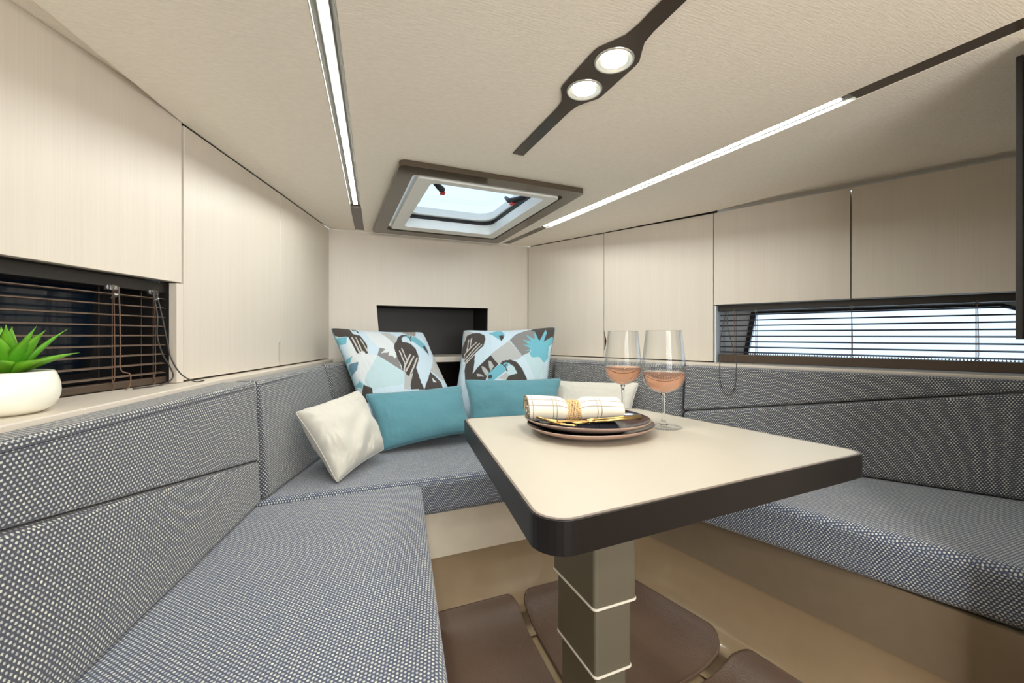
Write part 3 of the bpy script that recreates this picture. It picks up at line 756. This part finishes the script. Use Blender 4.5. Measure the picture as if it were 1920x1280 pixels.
PRINT_RIGHT=[
('S','p',[(-0.02,1.018),(0.057,0.987),(0.134,0.949),(0.06,0.916),(0.04,0.86),(0.017,0.783),(-0.019,0.784),(-0.023,0.947)]),
('K','p',[(0.12,0.949),(0.191,0.951),(0.253,0.917),(0.27,0.867),(0.258,0.784),(0.172,0.696),(0.179,0.558),(0.175,0.489),(0.219,0.387),(0.107,0.388),(0.071,0.525),(0.075,0.594),(0.009,0.693),(0.009,0.783),(0.04,0.86),(0.053,0.916)]),
('B','l',[(0.08,0.859),(0.075,0.726)],0.006),
('B','l',[(0.112,0.882),(0.106,0.76)],0.006),
('B','l',[(0.174,0.828),(0.051,0.699),(0.042,0.622)],0.006),
('B','l',[(0.208,0.813),(0.054,0.636)],0.006),
('B','l',[(0.235,0.795),(0.071,0.615)],0.006),
('B','l',[(0.179,0.696),(0.081,0.601),(0.03,0.56)],0.006),
('T','p',[(0.292,0.94),(0.332,0.957),(0.384,0.983),(0.428,0.975),(0.47,0.924),(0.473,0.896),(0.446,0.841),(0.4,0.871),(0.353,0.907)]),
('K','p',[(0.409,0.909),(0.457,0.911),(0.466,0.876),(0.447,0.834)]),
('G','p',[(0.536,0.846),(0.595,0.92),(0.719,0.979),(0.783,0.963),(0.846,0.837),(0.762,0.689),(0.698,0.656)]),
('S','p',[(0.53,0.839),(0.698,0.656),(0.65,0.61),(0.602,0.611),(0.52,0.606),(0.45,0.566),(0.35,0.678)]),
('K','p',[(0.733,0.972),(0.889,1.043),(1.051,1.051),(1.049,0.947),(1.005,0.867),(0.911,0.801),(0.854,0.823),(0.777,0.949)]),
('M','p',[(0.706,0.649),(0.769,0.689),(0.883,0.639),(0.951,0.577),(0.957,0.47),(0.928,0.437),(0.864,0.412),(0.744,0.621)]),
('T','p',[(0.777,0.956),(0.846,0.837),(0.86,0.83),(0.899,0.963),(0.918,0.917),(0.903,0.815),(0.989,0.881),(1.015,0.832),(0.969,0.765),(0.977,0.643),(0.943,0.59),(0.883,0.645),(0.802,0.64),(0.77,0.682),(0.786,0.716),(0.719,0.71),(0.777,0.736),(0.688,0.786),(0.758,0.778),(0.674,0.849),(0.773,0.818),(0.701,0.903),(0.804,0.845)]),
('K','p',[(0.351,0.671),(0.45,0.566),(0.341,0.453),(0.33,0.385),(0.177,0.387),(0.176,0.482),(0.229,0.55)]),
('S','p',[(0.336,0.609),(0.361,0.602),(0.404,0.547),(0.377,0.493),(0.349,0.541)]),
('S','p',[(0.264,0.553),(0.308,0.535),(0.357,0.486),(0.335,0.446),(0.285,0.501)]),
('S','p',[(0.219,0.475),(0.262,0.471),(0.315,0.44),(0.238,0.447)]),
('T','p',[(0.34,0.459),(0.469,0.573),(0.548,0.503),(0.425,0.398),(0.356,0.398)]),
('K','c',[(0.378,0.435)],0.022),
('K','p',[(0.472,0.579),(0.499,0.606),(0.574,0.615),(0.646,0.59),(0.717,0.514),(0.776,0.419),(0.789,0.366),(0.539,0.369),(0.576,0.442),(0.668,0.468),(0.625,0.536),(0.558,0.578),(0.491,0.565)]),
('M','p',[(0.491,0.565),(0.558,0.578),(0.625,0.536),(0.668,0.468),(0.576,0.442),(0.559,0.497),(0.507,0.552)]),
('T','c',[(0.53,0.558)],0.03),
('K','c',[(0.533,0.558)],0.01),
('K','l',[(0.476,0.576),(0.529,0.538),(0.556,0.49)],0.006),
('S','p',[(0.464,0.417),(0.55,0.483),(0.576,0.449),(0.549,0.396)])]

PC = {k: tuple(c*.78 for c in v[:3]) for k, v in PC.items()}
def rasterize(shapes, n):
    u, v = np.meshgrid((np.arange(n))/(n-1), (np.arange(n))/(n-1))
    img = np.empty((n, n, 3)); img[:] = PC['L'][:3]
    for sh in shapes:
        col = PC[sh[0]][:3]; P = sh[2]
        if sh[1] == 'p':
            m = np.zeros((n, n), bool)
            for (x0, y0), (x1, y1) in zip(P, P[1:]+P[:1]):
                if y0 == y1: continue
                m ^= ((y0 > v) != (y1 > v)) & (u < (x1-x0)*(v-y0)/(y1-y0)+x0)
        elif sh[1] == 'c': m = (u-P[0][0])**2+(v-P[0][1])**2 < sh[3]**2
        else:
            m = np.zeros((n, n), bool)
            for (x0, y0), (x1, y1) in zip(P, P[1:]):
                dx, dy = x1-x0, y1-y0; tt = np.clip(((u-x0)*dx+(v-y0)*dy)/(dx*dx+dy*dy+1e-9), 0, 1)
                m |= (u-x0-tt*dx)**2+(v-y0-tt*dy)**2 < sh[3]**2
        img[m] = col
    return img
from mathutils import noise as mnoise
def pillow(name, label, corners, H, mat, front_hint=(0, -1, .2), n=56, pinch=.07, shapes=None, wr=.004, seed=0, group=None, floor_z=SZ+.002, sag=.0):
    "corners: top-left, top-right, bottom-right, bottom-left in 3-D"
    if shapes: n = 200
    TL, TR, BR_, BL = [V(c) for c in corners]
    N = (TR-TL).cross(TL-BL).normalized()
    if N.dot(V(front_hint)) < 0: N = -N
    t = np.linspace(-1, 1, n); verts = []; off = V((seed*3.1, 0, 0))
    def pos(s, q, side):
        cr = 1-.03*(s*s*q*q)**5; s2 = s*(1-pinch*(1-q*q))*cr; q2 = q*(1-pinch*(1-s*s))*cr
        a, b = (s2+1)/2, (q2+1)/2
        p = TL*(1-a)*b+TR*a*b+BR_*a*(1-b)+BL*(1-a)*(1-b)
        e = max(0, (1-s*s)*(1-q*q)); h = H*(e**.42)
        w = mnoise.noise(V((s*2.2, q*2.2, side*3))+off)*wr*1.2*e**.3
        edge = 1-e; w += abs(mnoise.noise(V((s*9, q*3.5, 5+side))+off))*wr*1.3*min(1, e*6)*edge
        r = p+N*side*(h*.5+w)
        if r.z < floor_z: r.z = floor_z+(r.z-floor_z)*.02
        return r
    faces = []
    for side in (1, -1):
        for q in t:
            for s in t: verts.append(pos(float(s), float(q), side) if abs(s) < 1 and abs(q) < 1 or side == 1 else pos(float(s), float(q), 1))
    for k in (0, 1):
        o_ = k*n*n
        for i in range(n-1):
            for j in range(n-1):
                a = o_+i*n+j; f = (a, a+1, a+n+1, a+n); faces.append(f if k == 0 else f[::-1])
    me = bpy.data.meshes.new(name); me.from_pydata([tuple(v) for v in verts], [], faces); me.update()
    if shapes:
        img = rasterize(shapes, n); at = me.color_attributes.new('print', 'FLOAT_COLOR', 'POINT')
        rgba = np.ones((2*n*n, 4)); rgba[:n*n, :3] = img.reshape(-1, 3); rgba[n*n:, :3] = PC['T'][:3]
        at.data.foreach_set('color', rgba.ravel())
    bm = bmesh.new(); bm.from_mesh(me); bmesh.ops.remove_doubles(bm, verts=bm.verts, dist=1e-5); bmesh.ops.recalc_face_normals(bm, faces=bm.faces); bm.to_mesh(me); bm.free()
    base = (TL+TR+BR_+BL)/4; base.z = min(v.z for v in (TL, TR, BR_, BL))
    th_ = thing('pillow' if not name else name, label, 'pillow', base, group)
    link('cover', me, mat, th_, True)
    loop = [pos(float(s), -1., 1) for s in t[::2]]+[pos(1., float(q), 1) for q in t[1::2]]+[pos(float(s), 1., 1) for s in t[::-1][1::2]]+[pos(-1., float(q), 1) for q in t[::-1][1:-1:2]]
    obj('seam', tube(bmesh.new(), loop, .0016, 5, True), mat if not shapes else 'teal', th_, True)
    return th_
pillow('pillow', 'large toucan print pillow at the left, one whole toucan with blue beak in its centre', [(-.022, 1.834, .892), (.368, 1.908, .875), (.504, 1.633, .474), (.119, 1.611, .474)], .13, 'print', shapes=PRINT_LEFT, seed=1, group='toucan print pillows')
pillow('pillow', 'large toucan print pillow at the right with blue leaf at its upper right', [(.55, 1.885, .885), (.940, 1.692, .9), (.813, 1.545, .476), (.438, 1.726, .472)], .12, 'print', shapes=PRINT_RIGHT, seed=2, group='toucan print pillows')
pillow('pillow', 'plain teal pillow next to the ivory pillow at the left', [(.096, 1.589, .648), (.463, 1.607, .66), (.477, 1.492, .50), (.14, 1.494, .458)], .085, 'teal', seed=3, group='plain teal pillows')
pillow('pillow', 'plain teal pillow in front of the right toucan pillow, partly behind the table', [(.472, 1.603, .683), (.841, 1.468, .686), (.77, 1.386, .500), (.472, 1.516, .492)], .085, 'teal', seed=4, group='plain teal pillows')
pillow('pillow', 'creased ivory pillow standing on a corner at the far left', [(-.108, 1.338, .640), (.072, 1.500, .675), (.150, 1.425, .484), (.004, 1.236, .454)], .125, 'ivory', wr=.011, seed=5, pinch=.075, group='ivory pillows')
pillow('pillow', 'ivory pillow lying behind the napkin and wine glasses', [(.835, 1.553, .671), (1.078, 1.283, .677), (.98, 1.22, .50), (.78, 1.437, .48)], .07, 'ivory', wr=.006, seed=6, group='ivory pillows')

# ------------------------------------------------------------------ table
TZ = .645
t = thing('dining_table', 'cream topped table with dark edge band on a telescoping taupe column', 'table', (.453, .674, .01))
TP = [(.303, 1.037), (.818, .985), (.902, .445), (.213, .415)]
out = rounded(TP, [.025, .03, .03, .04], 8); inn = rounded([(.3075, 1.031), (.812, .980), (.895, .450), (.2185, .4205)], [.021, .026, .026, .036], 8)
obj('edge_band', prism(out, TZ-.042, TZ-.0008, [inn], None, .0022, 3), 'edge', t)
mid_ = rounded([(.3052, 1.034), (.815, .9825), (.8985, .4475), (.2158, .4178)], [.022, .028, .028, .038], 8)
obj('edge_line', prism(mid_, TZ-.0007, TZ+.0002, [rounded([(.3092, 1.0292), (.8105, .9785), (.8935, .4515), (.2202, .422)], [.02, .025, .025, .035], 8)]), 'edgeline', t)
obj('table_top', prism(rounded([(.308, 1.0305), (.8115, .9795), (.8945, .4505), (.219, .421)], [.021, .026, .026, .036], 8), TZ-.03, TZ), 'tabletop', t)
cx, cy = .453, .674
def sect(i, z0, z1, inset):
    P = rounded([(.408+inset, .60+inset), (.498-inset, .60+inset), (.498-inset, .748-inset), (.408+inset, .748-inset)], .007, 4)
    obj('column_section', prism(P, z0, z1), 'alu', t)
def colring(z, inset):
    P = rounded([(.408+inset, .60+inset), (.498-inset, .60+inset), (.498-inset, .748-inset), (.408+inset, .748-inset)], .009, 4)
    obj('column_ring', prism(P, z-.0045, z, (), None, .001, 1), 'ring', t)
sect(0, .39, TZ-.0425, 0); colring(.39, -.002); sect(1, .267, .3855, .006); colring(.267, .004); sect(2, .018, .2625, .012)
obj('foot_plate', prism(rounded([(.36, .55), (.546, .55), (.546, .80), (.36, .80)], .02), .0125, .018, (), None, .001, 1), 'alu', t)
bm = box(.36, .52, TZ-.0505, .546, .83, TZ-.0425, .002)
obj('mounting_plate', bm, 'edge', t)

# plates
def wob(seed, a):
    r = random.Random(seed); ph = [r.uniform(0, 6) for _ in range(3)]
    return lambda th: 1+a*math.sin(2*th+ph[0])+a*.6*math.sin(3*th+ph[1])
def plate(label, x, y, z, R, seed, tilt):
    pt = thing('plate', label, 'plate', (x, y, z), 'stacked stoneware plates')
    w = wob(seed, .03)
    body = [(0, 0), (.55*R, 0), (.72*R, .003), (.9*R, .011), (R, .0195), (.995*R, .0215)]
    obj('body', lathe(bmesh.new(), body+[(.975*R, .0200)], (x, y, z), 64, w), 'clay', pt, True)
    obj('glaze', lathe(bmesh.new(), [(.985*R, .0215), (.96*R, .0195), (.88*R, .0135), (.72*R, .006), (.5*R, .0045), (0, .0045)], (x, y, z), 64, w), 'glaze', pt, True)
    return pt
plate('lower taupe stoneware plate resting on the table', .523, .790, TZ+.0004, .139, 3, 0)
plate('upper stoneware plate with dark navy glaze, holding the napkin', .518, .797, TZ+.0125, .136, 5, 0)
PZ = TZ+.0125+.0052

# napkin
nt = thing('napkin', 'rolled cream checked linen napkin on the upper plate', 'napkin', (.50, .81, PZ))
A0 = V((.404, .852, PZ+.012)); A1 = V((.590, .795, PZ+.008)); ax = (A1-A0).normalized(); sd = V((ax.y, -ax.x, 0)); 
def roll(turns, r0, r1, ns=150, nl=36, ph=0.):
    bm = bmesh.new(); uvs = {}; rows = []
    for i in range(nl+1):
        l = i/nl; row = []
        waist = 1-.24*math.exp(-((l-.50)/.10)**2)+(.10*(l-.5) if l > .5 else .12*(.5-l)); flare = max(0, l-.72)/.28
        for k in range(ns+1):
            th = k/ns*turns*2*PI; r = (r0+(r1-r0)*k/ns)*waist
            r *= 1+.05*math.sin(3*th+l*4)*flare
            edge = .014*math.sin(k/ns*7+1)*(1 if l > .5 else -.6)*abs(2*l-1)**3
            x = r*math.cos(th+ph)*(1.18+.28*flare); z = r*math.sin(th+ph)*(.86-.12*flare)
            p = A0+(A1-A0)*l+ax*edge+sd*x+V((0, 0, 1))*(z+.033*waist*.86-.012+.001)
            p.z = max(p.z, PZ+.0008+.0002*(ns-k)/ns)
            v = bm.verts.new(p); row.append(v); uvs[v] = (l*.2, th*(r0+r1)/2)
        rows.append(row)
    uvl = bm.loops.layers.uv.new('UVMap')
    for A, B in zip(rows, rows[1:]):
        for k in range(ns):
            f = bm.faces.new((A[k], A[k+1], B[k+1], B[k]))
            for lp in f.loops: lp[uvl].uv = uvs[lp.vert]
    return bm
o = obj('cloth', roll(4.4, .006, .0345, ph=.9), 'napkin', nt, True)
sm = o.modifiers.new('thickness', 'SOLIDIFY'); sm.thickness = .0013
bm = bmesh.new()
for k in range(9):
    l = .405+k*.0215; c = A0+(A1-A0)*l
    pts = []
    for j in range(28):
        a = 2*PI*j/28; rr = .0288+.0006*math.sin(j*2.3+k*1.7)
        p = c+sd*(rr*1.10*math.cos(a))+V((0, 0, rr*.86*math.sin(a)+.0127))+ax*(.0016*math.sin(j*1.6+k*2)); p.z = max(p.z, PZ+.0006); pts.append(p)
    tube(bm, pts, .0015, 5, True)
for j in range(40):
    a = 2*PI*j/40; rr = .0296
    pts = []
    for k in range(5):
        l = .40+k*.045; c = A0+(A1-A0)*l; p = c+sd*(rr*1.1*math.cos(a+.12*(k % 2)))+V((0, 0, rr*.87*math.sin(a+.12*(k % 2))+.0127)); p.z = max(p.z, PZ+.0006); pts.append(p)
    if pts[0].z > PZ+.004: tube(bm, pts, .0007, 4)
o = obj('napkin_ring', bm, 'straw', None, True); tag(o, 'woven straw ring around the rolled napkin', 'napkin ring')

# gold cutlery on the plate rim
def rod(bm, pts, r, sq=.5):
    b0 = len(bm.verts); tube(bm, pts, r, 8); return bm
RZ = TZ+.0125+.0225
kn = thing('table_knife', 'slim gold table knife lying on the plate in front of the napkin', 'cutlery', (.50, .73, RZ))
h0, h1 = V((.612, .722, RZ+.001)), V((.505, .741, RZ-.003)); k1 = V((.418, .772, RZ-.001))
obj('handle', tube(bmesh.new(), [h0, lerp(h0, h1, .5), h1], [.0032, .0030, .0022], 8), 'gold', kn, True)
b = (k1-h1).normalized(); s_ = V((b.y, -b.x, 0))
bm = bmesh.new(); ps = [(0, .002), (.25, .006), (.7, .0075), (.93, .005), (1, .001)]
lo = [bm.verts.new(h1+(k1-h1)*a+s_*w_) for a, w_ in ps]; l2 = [bm.verts.new(h1+(k1-h1)*a-s_*.002) for a, w_ in ps]
hi = [bm.verts.new(h1+(k1-h1)*a+s_*w_+V((0, 0, .0012))) for a, w_ in ps]; h2_ = [bm.verts.new(h1+(k1-h1)*a-s_*.002+V((0, 0, .0012))) for a, w_ in ps]
for i in range(4):
    bm.faces.new((lo[i], lo[i+1], l2[i+1], l2[i])); bm.faces.new((hi[i], h2_[i], h2_[i+1], hi[i+1])); bm.faces.new((lo[i], hi[i], hi[i+1], lo[i+1])); bm.faces.new((l2[i], l2[i+1], h2_[i+1], h2_[i]))
obj('blade', bm, 'gold', kn)
def fork(label, H0, H1, T1):
    H0, H1, T1 = V(H0), V(H1), V(T1); ft = thing('table_fork', label, 'cutlery', tuple((H0+T1)/2), 'gold forks')
    obj('handle', tube(bmesh.new(), [H0, H0.lerp(H1, .5), H1], [.0030, .0026, .0016], 8), 'gold', ft, True)
    d = (T1-H1); s = V((d.y, -d.x, 0)).normalized(); bm = bmesh.new()
    tube(bm, [H1, H1+d*.18-V((0, 0, .001)), H1+d*.42-V((0, 0, .002))], [.0016, .004, .0058], 8)
    for k in (-1.5, -.5, .5, 1.5): tube(bm, [H1+d*.38+s*k*.0032-V((0, 0, .002)), H1+d*.7+s*k*.0034-V((0, 0, .0025)), T1+s*k*.003], [.0015, .0012, .0006], 6)
    obj('fork_head', bm, 'gold', ft, True)
fork('gold fork lying on the plate beside the knife, tines to the left', (.622, .736, RZ+.001), (.52, .753, RZ-.001), (.452, .742, RZ-.001))
fork('gold fork at the left rim of the upper plate, pointing toward the viewer', (.402, .835, RZ+.002), (.412, .795, RZ+.000), (.446, .722, RZ-.0025))

# wine glasses
def wineglass(label, x, y, s=1.):
    g = thing('wine_glass', label, 'wine glass', (x, y, TZ), 'rose wine glasses')
    R = [(.0405, .2255), (.0430, .200), (.0465, .170), (.0492, .145), (.0498, .130), (.0480, .115), (.0420, .100), (.0310, .089), (.0170, .0820), (.0060, .0785)]
    inner = [(r-.0009, z+(.0006 if i > 5 else 0)) for i, (r, z) in enumerate(R[:-1])]+[(0, .0795)]
    obj('bowl', lathe(bmesh.new(), [(r*s, z*s) for r, z in R], (x, y, TZ)), 'glass', g, True)
    rim = [(x+.0403*s*math.cos(2*PI*k/48), y+.0403*s*math.sin(2*PI*k/48), TZ+.2255*s) for k in range(48)]
    obj('bowl_inside', lathe(bmesh.new(), [((r-.0011)*s, z*s) for r, z in R[:5]], (x, y, TZ)), 'glass', g, True)
    obj('rim', tube(bmesh.new(), rim, .0007, 6, True), 'glass', g, True)
    st = [(.0062, .0785), (.0046, .070), (.0037, .058), (.0034, .040), (.0038, .022), (.0056, .012), (.0110, .0062), (.024, .0030), (.0405, .0016), (.0415, .0009), (.0405, .0003), (0, .0003)]
    obj('stem', lathe(bmesh.new(), [(0, .0786)]+[(r*s, z*s) for r, z in st[:7]]+[(0, .0061)], (x, y, TZ)), 'stemglass', g, True)
    obj('foot', lathe(bmesh.new(), [(.0110*s, .0062*s), (.024*s, .0030*s), (.0405*s, .0016*s), (.0415*s, .0009*s), (.0405*s, .0003*s), (0, .0003)], (x, y, TZ)), 'glass', g, True)
    lv = .1285
    wn_ = [(0, lv), (.0478, lv), (.0486, lv-.001), (.0482, .124), (.0466, .115), (.0406, .1015), (.0298, .0907), (.0160, .084), (.0050, .0808), (0, .0802)]
    obj('rose_wine', lathe(bmesh.new(), [(r*s, z*s) for r, z in wn_], (x, y, TZ)), 'wine', g, True)
tt = NT('solid_glass'); tt.set((1, 1, 1, 1), .0, IOR=1.3, Transmission_Weight=1.); M['stemglass'] = tt.m
wineglass('wine glass of rose wine, the nearer and right-hand of the two', .708, .759)
wineglass('wine glass of rose wine, further back behind the napkin, left-hand of the two', .726, .932, 1.0)

# potted succulent
px_, py_ = -.402, .769
pt = thing('potted_succulent', 'green succulent in a round white ceramic pot on the left ledge', 'plant', (px_, py_, LZ))
obj('pot', lathe(bmesh.new(), [(0, .0005), (.030, .0005), (.038, .004), (.0440, .009), (.0480, .016), (.0502, .024), (.0506, .031), (.0500, .039), (.0482, .047), (.0460, .053), (.0445, .056), (.0425, .057), (.0415, .054), (.0440, .045), (.0450, .034)], (px_, py_, LZ)), 'pot', pt, True)
obj('soil', lathe(bmesh.new(), [(.0435, .046), (.02, .050), (0, .051)], (px_, py_, LZ)), 'soil', pt, True)
rnd = random.Random(8)
def leaf(ang, lean, ln, w, curl):
    bm = bmesh.new(); n = 12; rows = []
    d = V((math.cos(ang), math.sin(ang), 0)); s = V((-d.y, d.x, 0)); p = V((px_, py_, LZ+.050))+d*.006
    th = lean
    for i in range(n+1):
        t_ = i/n; ww = w*(math.sin(PI*min(1, t_*.78+.17))**.9)*(1-t_**5); ww = max(ww, .0003)
        up_ = d*math.cos(th)+V((0, 0, 1))*math.sin(th); nn = s.cross(up_)
        row = []
        for k, (a, h) in enumerate([(-1, .30), (-.5, .04), (0, -.10), (.5, .04), (1, .30), (.5, -.22), (0, -.36), (-.5, -.22)]): row.append(bm.verts.new(p+s*a*ww-nn*h*ww))
        rows.append(row); p = p+up_*(ln/n); th -= curl/n
    for A, B in zip(rows, rows[1:]):
        for k in range(8): bm.faces.new((A[k], A[(k+1) % 8], B[(k+1) % 8], B[k]))
    bm.faces.new(rows[0]); bm.faces.new(rows[-1])
    obj('leaf', bm, 'leaf', pt, True)
for i in range(9): leaf(i*2*PI/9+.2, .75+rnd.uniform(-.1, .1), .062+rnd.uniform(-.006, .01), .0125, .55)
for i in range(7): leaf(i*2*PI/7+.5, 1.08+rnd.uniform(-.1, .1), .072+rnd.uniform(-.006, .012), .0115, .35)
for i in range(6): leaf(i*2*PI/6+.1, 1.3+rnd.uniform(-.1, .1), .070+rnd.uniform(-.008, .008), .0105, .3)
leaf(4.3, 1.4, .090, .006, .5); leaf(-.7, 1.0, .070, .010, .25); leaf(5.2, 1.2, .078, .010, .3); leaf(1.9, 1.35, .075, .009, .5)
